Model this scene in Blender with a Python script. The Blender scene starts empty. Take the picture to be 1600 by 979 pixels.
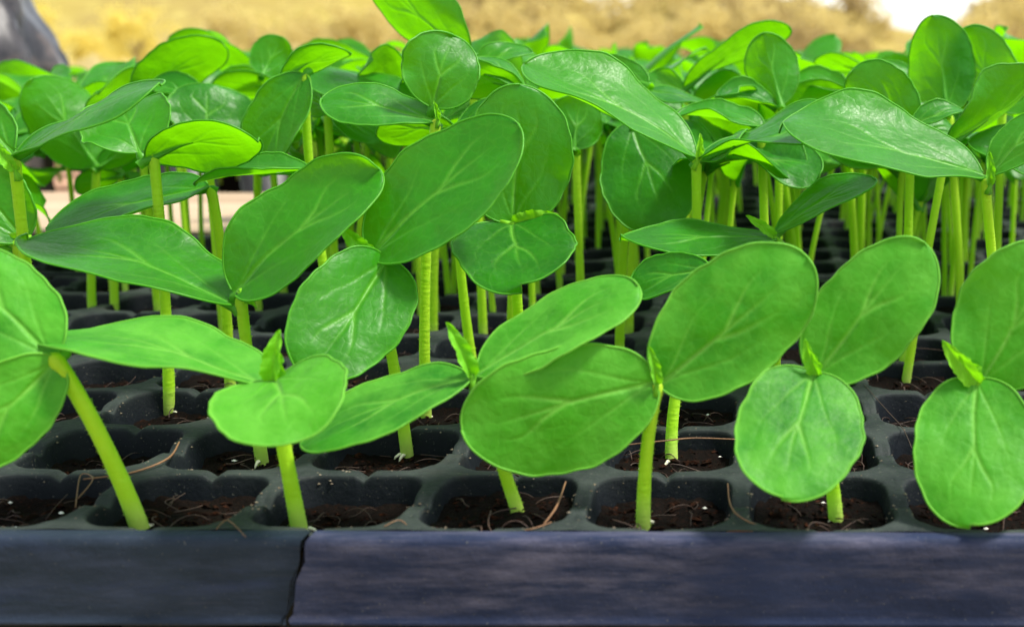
import bpy, math, random
import numpy as np
from mathutils import Vector, Matrix, noise

MM = 0.001
ZT = 850.0            # height of the tray tops above the ground, mm
P = 34.0              # cell pitch of the trays, mm
random.seed(7)
C = bpy.context.scene.collection
SC = bpy.context.scene

# ------------------------------------------------------------------ camera
F, YAW, PIT, ROL = 1909.0, math.radians(-0.48), math.radians(12.23), math.radians(0.35)
CX, CY = 1193.7, 489.5
CAM = np.array([138.7, -229.2, 94.3])
_f = np.array([-math.sin(YAW)*math.cos(PIT), math.cos(YAW)*math.cos(PIT), -math.sin(PIT)])
_r = np.array([math.cos(YAW), math.sin(YAW), 0.0])
_u = np.cross(_r, _f)
_r2 = math.cos(ROL)*_r + math.sin(ROL)*_u
_u2 = -math.sin(ROL)*_r + math.cos(ROL)*_u
cam = bpy.data.cameras.new('camera'); camo = bpy.data.objects.new('camera', cam); C.objects.link(camo)
M = Matrix.Identity(4)
for i in range(3):
    M[i][0], M[i][1], M[i][2] = _r2[i], _u2[i], -_f[i]
M[0][3], M[1][3], M[2][3] = CAM[0]*MM, CAM[1]*MM, (CAM[2]+ZT)*MM
camo.matrix_world = M
cam.sensor_width = 36.0; cam.lens = F/1600*36.0
cam.shift_x = -(CX-800)/1600; cam.shift_y = 0
cam.clip_start = 0.01; cam.clip_end = 2000
cam.dof.use_dof = True; cam.dof.focus_distance = 0.315; cam.dof.aperture_fstop = 17.0
SC.camera = camo

# ------------------------------------------------------------------ light
SUN_EL, SUN_AZ = math.radians(62), math.radians(90)      # azimuth from +Y towards +X
w = bpy.data.worlds.new('World'); SC.world = w; w.use_nodes = True
nt = w.node_tree; nt.nodes.clear()
sky = nt.nodes.new('ShaderNodeTexSky'); sky.sky_type = 'NISHITA'; sky.sun_disc = False
sky.sun_elevation = SUN_EL; sky.sun_rotation = SUN_AZ; sky.dust_density = 1.2; sky.air_density = 1.0; sky.ozone_density = 1.0
bg = nt.nodes.new('ShaderNodeBackground'); bg.inputs['Strength'].default_value = 0.14
wo = nt.nodes.new('ShaderNodeOutputWorld')
hs = nt.nodes.new('ShaderNodeHueSaturation'); hs.inputs['Saturation'].default_value = .35
nt.links.new(sky.outputs[0], hs.inputs['Color']); nt.links.new(hs.outputs[0], bg.inputs[0]); nt.links.new(bg.outputs[0], wo.inputs[0])
sun = bpy.data.lights.new('sun', 'SUN'); sun.energy = 3.0; sun.angle = math.radians(11); sun.color = (1, .95, .86)
suno = bpy.data.objects.new('sun', sun); C.objects.link(suno)
sd = Vector((math.sin(SUN_AZ)*math.cos(SUN_EL), math.cos(SUN_AZ)*math.cos(SUN_EL), math.sin(SUN_EL)))
suno.rotation_euler = sd.to_track_quat('Z', 'Y').to_euler()
suno.location = (0, 0, 5)
SC.view_settings.view_transform = 'Standard'; SC.view_settings.look = 'None'
SC.view_settings.exposure = 1.48; SC.view_settings.gamma = 1.0
SC.render.engine = 'CYCLES'
SC.cycles.use_denoising = True
SC.cycles.max_bounces = 10; SC.cycles.diffuse_bounces = 5; SC.cycles.transmission_bounces = 6; SC.cycles.glossy_bounces = 3

# ------------------------------------------------------------------ pixel rays of the photograph -> points in the place (mm)
def ray(px, py):
    a = (px-CX)/F; b = (CY-py)/F
    return _f + a*_r2 + b*_u2
def at(px, py, Y):
    d = ray(px, py); t = (Y-CAM[1])/d[1]
    return CAM + d*t
def on_plane(px, py, z):
    d = ray(px, py); t = (z-CAM[2])/d[2]
    return CAM + d*t
def project(p):
    d = np.array(p)-CAM; z = d@_f
    return CX+F*(d@_r2)/z, CY-F*(d@_u2)/z
def scale_at(p):
    return F/((np.array(p)-CAM)@_f)

# ------------------------------------------------------------------ helpers
def prop(o, label=None, cat=None, group=None, kind=None):
    if label: o['label'] = label
    if cat: o['category'] = cat
    if group: o['group'] = group
    if kind: o['kind'] = kind
    return o
def empty(name, loc):
    o = bpy.data.objects.new(name, None); C.objects.link(o)
    o.location = (loc[0]*MM, loc[1]*MM, (loc[2]+ZT)*MM); o.empty_display_size = .005
    return o
def link(name, me, parent=None):
    o = bpy.data.objects.new(name, me); C.objects.link(o)
    if parent is not None: o.parent = parent
    return o
def lift(name, me):
    o = link(name, me); o.location = (0, 0, ZT*MM); return o
def mesh(name, V, Fs, mat, smooth=True, scale=MM):
    me = bpy.data.meshes.new(name)
    me.from_pydata((np.asarray(V, float)*scale).tolist(), [], Fs)
    if mat: me.materials.append(mat)
    if smooth: me.polygons.foreach_set('use_smooth', [True]*len(me.polygons))
    me.update()
    return me
class MB:
    def __init__(s): s.V = []; s.F = []
    def add(s, V, Fs):
        n = len(s.V); s.V.extend([tuple(v) for v in V]); s.F.extend([tuple(i+n for i in f) for f in Fs])
    def box(s, x0, x1, y0, y1, z0, z1):
        s.add([(x0,y0,z0),(x1,y0,z0),(x1,y1,z0),(x0,y1,z0),(x0,y0,z1),(x1,y0,z1),(x1,y1,z1),(x0,y1,z1)],
              [(0,3,2,1),(4,5,6,7),(0,1,5,4),(1,2,6,5),(2,3,7,6),(3,0,4,7)])
    def tube(s, pts, rad, n=8, caps=True, flat=1.0):
        pts = [Vector(p) for p in pts]; rings = []
        up = Vector((0.13, 0.9, 0.2))
        V = []; Fs = []
        for i, p in enumerate(pts):
            t = (pts[min(i+1, len(pts)-1)]-pts[max(i-1, 0)]).normalized()
            a = t.cross(up)
            if a.length < 1e-4: a = t.cross(Vector((1, 0, 0)))
            a.normalize(); b = t.cross(a).normalized(); up = -b if up.dot(-b) > up.dot(b) else b
            r = rad[i] if hasattr(rad, '__len__') else rad
            for k in range(n):
                q = 2*math.pi*k/n
                V.append(p + a*(r*math.cos(q)) + b*(r*flat*math.sin(q)))
        for i in range(len(pts)-1):
            for k in range(n):
                Fs.append((i*n+k, i*n+(k+1) % n, (i+1)*n+(k+1) % n, (i+1)*n+k))
        if caps:
            Fs.append(tuple(range(n-1, -1, -1))); m = (len(pts)-1)*n; Fs.append(tuple(range(m, m+n)))
        s.add(V, Fs)
    def mesh(s, name, mat, smooth=True, scale=MM): return mesh(name, s.V, s.F, mat, smooth, scale)
def bez(p0, p1, p2, p3, n):
    p0, p1, p2, p3 = map(np.asarray, (p0, p1, p2, p3)); out = []
    for i in range(n):
        t = i/(n-1); out.append((1-t)**3*p0+3*(1-t)**2*t*p1+3*(1-t)*t*t*p2+t**3*p3)
    return out

# ------------------------------------------------------------------ materials
def newmat(name):
    m = bpy.data.materials.new(name); m.use_nodes = True; nt = m.node_tree; nt.nodes.clear()
    out = nt.nodes.new('ShaderNodeOutputMaterial')
    return m, nt, out
def N(nt, t, **k):
    n = nt.nodes.new(t)
    for a, v in k.items():
        if a in n.inputs: n.inputs[a].default_value = v
        else: setattr(n, a, v)
    return n
def mixc(nt, fac, a, b, mode='MIX'):
    n = nt.nodes.new('ShaderNodeMix'); n.data_type = 'RGBA'; n.blend_type = mode
    for sock, v in ((n.inputs[0], fac), (n.inputs[6], a), (n.inputs[7], b)):
        if hasattr(v, 'links'): nt.links.new(v, sock)
        else: sock.default_value = v if not isinstance(v, tuple) else (v+(1,) if len(v) == 3 else v)
    return n.outputs[2]
def ramp(nt, src, a, b, c0=0.0, c1=1.0):
    r = nt.nodes.new('ShaderNodeMapRange'); r.inputs[1].default_value = a; r.inputs[2].default_value = b
    r.inputs[3].default_value = c0; r.inputs[4].default_value = c1; nt.links.new(src, r.inputs[0]); return r.outputs[0]
def noise_n(nt, scale, detail=4, rough=.55, coord=None, vec_scale=None):
    n = N(nt, 'ShaderNodeTexNoise'); n.inputs['Scale'].default_value = scale; n.inputs['Detail'].default_value = detail; n.inputs['Roughness'].default_value = rough
    if coord is None:
        tc = N(nt, 'ShaderNodeTexCoord'); coord = tc.outputs['Object']
    if vec_scale:
        mp = N(nt, 'ShaderNodeMapping'); mp.inputs['Scale'].default_value = vec_scale; nt.links.new(coord, mp.inputs[0]); coord = mp.outputs[0]
    nt.links.new(coord, n.inputs['Vector'])
    return n.outputs[0]
def attr(nt, name):
    a = N(nt, 'ShaderNodeAttribute'); a.attribute_name = name; return a.outputs['Fac']

def leaf_material(name, top, top2, trans, vein, rough=.40, pale=None, tf=.36, sheen=.07):
    m, nt, out = newmat(name)
    uv = N(nt, 'ShaderNodeUVMap').outputs[0]
    info = N(nt, 'ShaderNodeObjectInfo')
    n1 = noise_n(nt, 1.1, 3, .6, uv)
    base = mixc(nt, ramp(nt, n1, .3, .7), top, top2)
    base = mixc(nt, ramp(nt, info.outputs['Random'], .35, 1, 0, .6), base, (top2[0]*2.1, top2[1]*1.2, top2[2]*1.3))
    base = mixc(nt, ramp(nt, info.outputs['Random'], .35, 0, 0, .55), base, (top[0]*.7, top[1]*.72, top[2]*1.5))
    nf = noise_n(nt, 14, 2, .5, uv)
    base = mixc(nt, ramp(nt, nf, .35, .75, 0, .25), base, (top[0]*.7, top[1]*.75, top[2]*.7))
    ve = attr(nt, 'vein')
    base = mixc(nt, ramp(nt, ve, .03, 1, 0, .66), base, vein)
    vor = N(nt, 'ShaderNodeTexVoronoi'); vor.feature = 'DISTANCE_TO_EDGE'; vor.inputs['Scale'].default_value = 3.6
    wob = N(nt, 'ShaderNodeVectorMath', operation='ADD'); wn = N(nt, 'ShaderNodeTexNoise'); wn.inputs['Scale'].default_value = 5; nt.links.new(uv, wn.inputs['Vector'])
    ws = N(nt, 'ShaderNodeVectorMath', operation='SCALE'); ws.inputs[3].default_value = .16; nt.links.new(wn.outputs['Color'], ws.inputs[0])
    nt.links.new(uv, wob.inputs[0]); nt.links.new(ws.outputs[0], wob.inputs[1]); nt.links.new(wob.outputs[0], vor.inputs['Vector'])
    net = ramp(nt, vor.outputs['Distance'], .0, .09, 1, 0)
    base = mixc(nt, ramp(nt, net, 0, 1, 0, .07), base, vein)
    pl = noise_n(nt, .55, 2, .5, uv)
    base = mixc(nt, ramp(nt, pl, .48, .72, 0, .45), base, (top2[0]*1.5, top2[1]*1.25, top2[2]*1.5))
    if pale: base = mixc(nt, ramp(nt, noise_n(nt, .8, 3, .55, uv), .40, .66, 0, .75), base, pale)
    sp = noise_n(nt, 9, 1, .4, uv)
    base = mixc(nt, ramp(nt, sp, .80, .83, 0, .8), base, (.10, .06, .025))
    ed = attr(nt, 'edge')
    base = mixc(nt, ramp(nt, ed, .0, 1, 0, .45), base, (vein[0]*.8, vein[1]*.95, vein[2]*.6))
    pr = N(nt, 'ShaderNodeBsdfPrincipled'); nt.links.new(base, pr.inputs['Base Color'])
    rr = ramp(nt, nf, .3, .7, rough-.06, rough+.12); nt.links.new(rr, pr.inputs['Roughness'])
    pr.inputs['Specular IOR Level'].default_value = .25
    pr.inputs['Sheen Weight'].default_value = sheen; pr.inputs['Sheen Roughness'].default_value = .4
    pr.inputs['Sheen Tint'].default_value = (.75, 1, .7, 1)
    tr = N(nt, 'ShaderNodeBsdfTranslucent')
    tcol = mixc(nt, ramp(nt, n1, .3, .7, 0, .6), trans, (trans[0]*.75, trans[1]*.85, trans[2]))
    tcol = mixc(nt, ramp(nt, ve, .2, 1, 0, .35), tcol, (trans[0]*.5, trans[1]*.6, trans[2]*.6))
    nt.links.new(tcol, tr.inputs[0])
    # fine pucker of the blade
    b = N(nt, 'ShaderNodeBump'); b.inputs['Strength'].default_value = .7; b.inputs['Distance'].default_value = .0009
    bn = noise_n(nt, 2.2, 2, .45, uv); hm = N(nt, 'ShaderNodeMath', operation='SUBTRACT'); nt.links.new(bn, hm.inputs[0]); nt.links.new(ramp(nt, net, 0, 1, 0, .035), hm.inputs[1]); h2 = N(nt, 'ShaderNodeMath', operation='SUBTRACT'); nt.links.new(hm.outputs[0], h2.inputs[0]); nt.links.new(ramp(nt, ve, .02, .8, 0, .22), h2.inputs[1]); nt.links.new(h2.outputs[0], b.inputs['Height'])
    for s in (pr, tr): nt.links.new(b.outputs[0], s.inputs['Normal'])
    mx = N(nt, 'ShaderNodeMixShader'); mx.inputs[0].default_value = tf
    nt.links.new(pr.outputs[0], mx.inputs[1]); nt.links.new(tr.outputs[0], mx.inputs[2]); nt.links.new(mx.outputs[0], out.inputs[0])
    return m
M_LEAF = leaf_material('cotyledon_green', (.006, .098, .0008), (.015, .160, .0012), (.24, .74, .0008), (.15, .42, .04))
M_LEAF_Y = leaf_material('cotyledon_young_green', (.008, .140, .001), (.027, .225, .002), (.13, .50, .0008), (.24, .54, .08), rough=.56, pale=(.085, .33, .022))
M_BUD = leaf_material('true_leaf_green', (.09, .34, .004), (.14, .44, .006), (.26, .7, .002), (.22, .52, .03), rough=.6, sheen=.15)

def stem_material():
    m, nt, out = newmat('stem_green')
    tc = N(nt, 'ShaderNodeTexCoord'); info = N(nt, 'ShaderNodeObjectInfo')
    n1 = noise_n(nt, 160, 3, .6, tc.outputs['Object'], (1, 1, .25))
    col = mixc(nt, ramp(nt, n1, .3, .7), (.34, .56, .012), (.46, .66, .035))
    col = mixc(nt, ramp(nt, info.outputs['Random'], 0, 1, 0, .55), col, (.22, .50, .004))
    n2 = noise_n(nt, 900, 2, .5, tc.outputs['Object'], (.35, .35, 1.4))
    col = mixc(nt, ramp(nt, n2, .55, .8, 0, .35), col, (.40, .66, .06))
    sx = N(nt, 'ShaderNodeSeparateXYZ'); nt.links.new(tc.outputs['Object'], sx.inputs[0])
    col = mixc(nt, ramp(nt, sx.outputs[2], .0, .009, .7, 0), col, (.55, .62, .20))
    pr = N(nt, 'ShaderNodeBsdfPrincipled'); nt.links.new(col, pr.inputs['Base Color'])
    pr.inputs['Roughness'].default_value = .5; pr.inputs['Specular IOR Level'].default_value = .2
    pr.inputs['Sheen Weight'].default_value = .06
    b = N(nt, 'ShaderNodeBump'); b.inputs['Strength'].default_value = .7; b.inputs['Distance'].default_value = .0004; nt.links.new(n2, b.inputs['Height'])
    nt.links.new(b.outputs[0], pr.inputs['Normal'])
    tr = N(nt, 'ShaderNodeBsdfTranslucent'); tr.inputs[0].default_value = (.52, .86, .012, 1)
    mx = N(nt, 'ShaderNodeMixShader'); mx.inputs[0].default_value = .42
    nt.links.new(pr.outputs[0], mx.inputs[1]); nt.links.new(tr.outputs[0], mx.inputs[2]); nt.links.new(mx.outputs[0], out.inputs[0])
    return m
M_STEM = stem_material()

def plastic_material(name, base, dust, use_attr, streak=False, dustamt=.8):
    m, nt, out = newmat(name)
    tc = N(nt, 'ShaderNodeTexCoord'); info = N(nt, 'ShaderNodeObjectInfo')
    vo = N(nt, 'ShaderNodeVectorMath', operation='ADD')
    sc = N(nt, 'ShaderNodeVectorMath', operation='SCALE'); sc.inputs[3].default_value = 1.0
    nt.links.new(info.outputs['Location'], sc.inputs[0])
    nt.links.new(tc.outputs['Object'], vo.inputs[0]); nt.links.new(sc.outputs[0], vo.inputs[1])
    co = vo.outputs[0]
    n1 = noise_n(nt, 60, 5, .65, co); n2 = noise_n(nt, 700, 3, .6, co)
    if use_attr:
        d = attr(nt, 'dust')
        mu = N(nt, 'ShaderNodeMath', operation='MULTIPLY'); nt.links.new(d, mu.inputs[0]); nt.links.new(ramp(nt, n1, .3, .68, .12, 1.0), mu.inputs[1])
        fac = mu.outputs[0]
    else:
        fac = ramp(nt, n1, .35, .75, 0, dustamt)
    col = mixc(nt, fac, base, dust)
    n3 = noise_n(nt, 1600, 2, .5, co)
    col = mixc(nt, ramp(nt, n3, .66, .78, 0, .55), col, (.11, .11, .09))     # pale specks of dried dirt
    n4 = noise_n(nt, 35, 4, .7, co)
    col = mixc(nt, ramp(nt, n4, .6, .8, 0, 0.0 if streak else .35), col, (.035, .028, .018))
    if streak:
        n5 = noise_n(nt, 300, 7, .70, co, (.13, 1, .9))
        n6 = noise_n(nt, 60, 7, .72, co, (.22, 1, 1))
        st = N(nt, 'ShaderNodeMath', operation='MULTIPLY'); nt.links.new(ramp(nt, n5, .40, .66), st.inputs[0]); nt.links.new(ramp(nt, n6, .40, .62), st.inputs[1])
        col = mixc(nt, st.outputs[0], col, streak)
        n8 = noise_n(nt, 420, 4, .7, co, (.05, 1, 1)); col = mixc(nt, ramp(nt, n8, .60, .72, 0, .35), col, (.06, .06, .08))
        n7 = noise_n(nt, 160, 5, .65, co, (.16, 1, 1))
        col = mixc(nt, ramp(nt, n7, .54, .68, 0, .5), col, (.018, .027, .062))
    pr = N(nt, 'ShaderNodeBsdfPrincipled'); nt.links.new(col, pr.inputs['Base Color'])
    nt.links.new(ramp(nt, n1, .3, .7, .5, .8), pr.inputs['Roughness']); pr.inputs['Specular IOR Level'].default_value = .10 if not streak else .07
    b = N(nt, 'ShaderNodeBump'); b.inputs['Strength'].default_value = .5; b.inputs['Distance'].default_value = .0004; nt.links.new(n2, b.inputs['Height'])
    nt.links.new(b.outputs[0], pr.inputs['Normal']); nt.links.new(pr.outputs[0], out.inputs[0])
    return m
M_CELL = plastic_material('tray_plastic', (.003, .0045, .007), (.031, .039, .035), True)
M_RIM_L = plastic_material('rim_plastic_grey', (.010, .016, .026), (.020, .029, .040), False, streak=(.030, .040, .066))
M_RIM_R = plastic_material('rim_plastic_stained', (.010, .015, .034), (.021, .028, .056), False, streak=(.080, .078, .112))
M_RIM = plastic_material('rim_plastic', (.004, .006, .008), (.014, .017, .018), False)

def simple(name, cols, scale, rough=.9, bump=.3, bdist=.002, trans=None, vec=None):
    m, nt, out = newmat(name)
    n1 = noise_n(nt, scale, 5, .65, None, vec)
    col = mixc(nt, ramp(nt, n1, .3, .7), cols[0], cols[1])
    if len(cols) > 2:
        n2 = noise_n(nt, scale*4.3, 3, .6, None, vec); col = mixc(nt, ramp(nt, n2, .5, .75), col, cols[2])
    pr = N(nt, 'ShaderNodeBsdfPrincipled'); nt.links.new(col, pr.inputs['Base Color']); pr.inputs['Roughness'].default_value = rough
    if rough > .8: pr.inputs['Specular IOR Level'].default_value = .05
    b = N(nt, 'ShaderNodeBump'); b.inputs['Strength'].default_value = bump; b.inputs['Distance'].default_value = bdist
    n3 = noise_n(nt, scale*3, 4, .6, None, vec); nt.links.new(n3, b.inputs['Height']); nt.links.new(b.outputs[0], pr.inputs['Normal'])
    if trans:
        tr = N(nt, 'ShaderNodeBsdfTranslucent'); tr.inputs[0].default_value = trans[0]+(1,)
        mx = N(nt, 'ShaderNodeMixShader'); mx.inputs[0].default_value = trans[1]
        nt.links.new(pr.outputs[0], mx.inputs[1]); nt.links.new(tr.outputs[0], mx.inputs[2]); nt.links.new(mx.outputs[0], out.inputs[0])
    else: nt.links.new(pr.outputs[0], out.inputs[0])
    return m
M_SOIL = simple('soil_dark', ((.002, .0014, .0011), (.004, .0026, .002), (.009, .004, .0024)), 300, .85, .8, .0008)
M_CHIP = simple('coir_chip', ((.002, .0014, .0012), (.010, .0042, .0022), (.038, .012, .005)), 120, .85)
M_FIBRE = simple('coir_strand', ((.11, .05, .02), (.17, .08, .03)), 200, .7)
M_FIBRE_D = simple('coir_strand_dark', ((.014, .007, .004), (.045, .018, .008)), 200, .75)
M_PERL = simple('perlite', ((.6, .58, .52), (.75, .73, .68)), 500, .8)
M_WOOD = simple('pale_timber', ((.27, .19, .12), (.35, .26, .17), (.19, .12, .07)), 14, .75, .4, .001, None, (.06, 1, 1))
M_WOODEND = simple('brown_timber', ((.20, .10, .05), (.30, .16, .085)), 30, .8, .4, .001, None, (.1, 1, 1))
M_POT = simple('black_plastic_pot', ((.012, .012, .013), (.03, .03, .03)), 60, .5)
M_GROUND = simple('dry_ground', ((.26, .20, .09), (.34, .27, .12), (.18, .12, .07)), .8, .95, .3, .02)
BUSHM = [simple('gold_foliage', ((.52, .42, .09), (.62, .52, .15)), 1.2, .8, trans=((.80, .68, .16), .55)),
         simple('tan_foliage', ((.40, .31, .11), (.49, .40, .16)), 1.2, .8, trans=((.64, .52, .18), .48)),
         simple('brown_foliage', ((.25, .18, .075), (.33, .25, .10)), 1.2, .8, trans=((.42, .32, .12), .45)),
         simple('straw_foliage', ((.48, .40, .18), (.56, .48, .25)), 1.2, .8, trans=((.65, .56, .28), .5))]
M_HILL = simple('dry_grass_bank', ((.25, .20, .045), (.19, .14, .05), (.31, .26, .075)), .35, .95, .3, .03)
M_BARK = simple('grey_brown_bark', ((.16, .11, .075), (.25, .18, .12)), 6, .9, .6, .02)

def bag_material():
    m, nt, out = newmat('grey_poly_film')
    n1 = noise_n(nt, 14, 6, .7, None, (1, 1, .5)); n2 = noise_n(nt, 30, 5, .65)
    col = mixc(nt, ramp(nt, n1, .38, .62), (.006, .006, .008), (.075, .068, .070))
    col = mixc(nt, ramp(nt, n2, .5, .7, 0, .6), col, (.16, .115, .09))
    pr = N(nt, 'ShaderNodeBsdfPrincipled'); nt.links.new(col, pr.inputs['Base Color']); pr.inputs['Roughness'].default_value = .34
    pr.inputs['Specular IOR Level'].default_value = .3
    nt.links.new(pr.outputs[0], out.inputs[0]); return m
M_BAG = bag_material()

# ------------------------------------------------------------------ ground and far planting
def build_ground():
    n = 60; V = []; Fs = []
    for i in range(n+1):
        for j in range(n+1):
            x = (i/n-.5)*2; y = (j/n-.5)*2
            x = math.copysign(abs(x)**2.2, x)*700; y = math.copysign(abs(y)**2.2, y)*700
            d = math.hypot(x, y)
            z = (noise.noise((x*.05, y*.05, 3.1))*.35)*min(1, max(0, (d-4)/20))
            V.append((x, y, z))
    for i in range(n):
        for j in range(n):
            a = i*(n+1)+j; Fs.append((a, a+n+1, a+n+2, a+1))
    o = link('ground', mesh('ground', V, Fs, M_GROUND, True, 1.0)); prop(o, kind='structure')
def hill():
    # bank of dry grass about 40 m away; lower where the open sky shows
    prof = [(-2600, 4.2), (-600, 4.0), (560, 3.6), (860, 3.2), (935, 2.7), (955, 1.9), (980, 1.85), (1005, 2.6), (1100, 2.9), (1250, 2.6), (1340, 2.2), (1375, 1.72), (1450, 1.5), (1515, 1.62), (1560, 2.4), (1700, 3.2), (3800, 3.6)]
    px = np.linspace(-2600, 3800, 320); V = []; Fs = []; m = 15
    for x in px:
        h = np.interp(x, [p[0] for p in prof], [p[1] for p in prof]); X = CAM[0]*MM+(x-CX)/F*40
        for k in range(m):
            t = k/(m-1); y = 31+13*t
            V.append((X*(y/40), y, -.4+(h+.4)*(t**.8)+.16*noise.noise((X*.7, y*.7, 2))*t+.10*noise.noise((X*2.3, y*2, 5))*t))
    n = len(px)
    for i in range(n-1):
        for k in range(m-1): a = i*m+k; Fs.append((a, a+m, a+m+1, a+1))
    prop(link('hill', mesh('hill', V, Fs, M_HILL, True, 1.0)), kind='structure')
build_ground(); hill()

def crown_mesh(name, mat, rx, ry, rz, nclump, ncard, seed, zc, card=.12):
    rng = random.Random(seed); b = MB()
    cl = []
    for _ in range(nclump):
        a = rng.uniform(0, 6.28); q = rng.uniform(.1, .95)**.6
        cl.append((math.cos(a)*q*rx, math.sin(a)*q*ry, zc+rng.uniform(-.95, .95)*rz*math.sqrt(max(.05, 1-q*q*.8)), rng.uniform(.22, .42)*min(rx, rz)))
    for _ in range(ncard):
        c = rng.choice(cl)
        d = Vector((rng.gauss(0, 1), rng.gauss(0, 1), rng.gauss(0, 1))).normalized()*c[3]*rng.uniform(.3, 1.15)
        p = Vector(c[:3])+d
        if p.z < .03: p.z = rng.uniform(.03, .3)
        a = Vector((rng.gauss(0, 1), rng.gauss(0, 1), rng.gauss(0, .7))).normalized(); t = a.orthogonal().normalized()
        t = Matrix.Rotation(rng.uniform(0, 6.28), 3, a) @ t
        L = card*rng.uniform(.6, 1.4); W = L*.42
        b.add([p-a*L*.5, p+t*W*.5, p+a*L*.5+Vector((0, 0, -L*.15)), p-t*W*.5], [(0, 1, 2, 3)])
    return b.mesh(name, mat, False, 1.0)
def trunk_mesh(h, r, seed, spread):
    rng = random.Random(seed); b = MB()
    top = (rng.uniform(-.15, .15)*h, rng.uniform(-.1, .1)*h, h)
    b.tube(bez((0, 0, -.1), (0, 0, h*.4), (top[0]*.6, top[1]*.6, h*.7), top, 7), [r*(1-.11*i) for i in range(7)], 7)
    for k in range(5):
        a = rng.uniform(0, 6.28); z = h*rng.uniform(.35, .8); s = spread*rng.uniform(.5, .9)
        b.tube(bez((top[0]*z/h*.6, top[1]*z/h*.6, z), (math.cos(a)*s*.4, math.sin(a)*s*.4, z+.1*h), (math.cos(a)*s*.8, math.sin(a)*s*.8, z+.3*h), (math.cos(a)*s, math.sin(a)*s, z+.4*h), 5), [r*.5, r*.4, r*.3, r*.2, r*.1], 5)
    return b.mesh('trunk', M_BARK, True, 1.0)
_o1 = 'first second third fourth fifth sixth seventh eighth ninth tenth eleventh twelfth thirteenth fourteenth fifteenth sixteenth seventeenth eighteenth nineteenth'.split()
ORDINALS = _o1+['twentieth']+['twenty-'+q for q in _o1[:9]]+['thirtieth']+['thirty-'+q for q in _o1[:9]]
def far_planting():
    rng = random.Random(21)
    proto = []
    for k in range(8):
        m = BUSHM[k % 4]
        proto.append((crown_mesh('crown', m, 1.9, 1.5, 1.45, 34, 3000, 40+k, 1.5, .2), trunk_mesh(1.8, .09, 60+k, 1.2)))
    def bush(px, dist, size, mi, tall=1.0, label=None):
        X = CAM[0]*MM + (px-CX)/F*dist*math.cos(PIT)*1.02
        o = empty('dry_bush', (X*1000, dist*1000, -ZT))
        prop(o, label or 'blurred dry bush with golden brown foliage far behind the seedlings', 'bush', 'dry bushes far behind the seedling trays')
        cr, tk = proto[mi+4*rng.randint(0, 1)]
        c = link('crown', cr, o); t = link('trunk', tk, o)
        for q in (c, t): q.scale = (size, size, size*tall); q.rotation_euler = (0, 0, rng.uniform(0, 6.28))
    # left: bright golden bushes
    ORD = ORDINALS
    cn = ('golden', 'tan', 'brown', 'straw coloured')
    row = ((40, 30, .8, 0), (165, 28, .42, 0), (240, 30, .6, 0), (330, 29, .45, 3), (420, 30, .7, 1), (510, 28, .5, 1), (585, 30, .75, 1), (690, 29, .55, 1),
           (770, 30, .7, 1), (850, 30, .6, 1), (905, 31, .45, 1), (1025, 30, .5, 1), (1090, 30, .7, 1), (1170, 31, .75, 1), (1240, 30, .6, 2), (1310, 32, .6, 1), (1352, 31, .42, 2),
           (1440, 33, .36, 1), (1505, 33, .38, 1), (940, 34, .42, 1), (995, 34, .40, 1), (1060, 36, .9, 1), (1130, 37, .95, 2), (1215, 37, .9, 1), (1285, 36, .8, 1), (1335, 36, .66, 1), (870, 37, .95, 1), (800, 37, 1.1, 2), (1550, 36, .75, 1), (1600, 37, .95, 2), (1575, 30, .75, 1), (1640, 32, .9, 1))
    row = sorted(row)
    for k, px in enumerate((640, 735, 820, 880, 925, 1012, 1055, 1100, 1150, 1200, 1250, 1295, 1335, 1362, 1548, 1580, 1630, 300, 460)):
        bush(px, 41.5, rng.uniform(.75, 1.05)*(.8 if px in (925, 1012, 1362, 1548) else 1)*(.9 if 1300 < px < 1400 else 1.15), (1, 2, 1, 1, 2)[k % 5], 1.0, 'blurred dry bush, %s from the left of those topping the far bank' % ORD[(2+k) if k < 17 else k-17])
    for k, (px, d, s, mi) in enumerate(row):
        bush(px, d, s, mi, 1.0, 'blurred %s dry bush, %s from the left in the far bush row' % (cn[mi], ORD[k]))
    for k in range(20):      # low straw tussocks in front
        bush(-50+k*88+rng.uniform(-30, 30), rng.uniform(15, 22), rng.uniform(.22, .36), 3, .9, 'low straw coloured bush, %s from the left in the field before the far bushes' % ORD[k])
far_planting()

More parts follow.
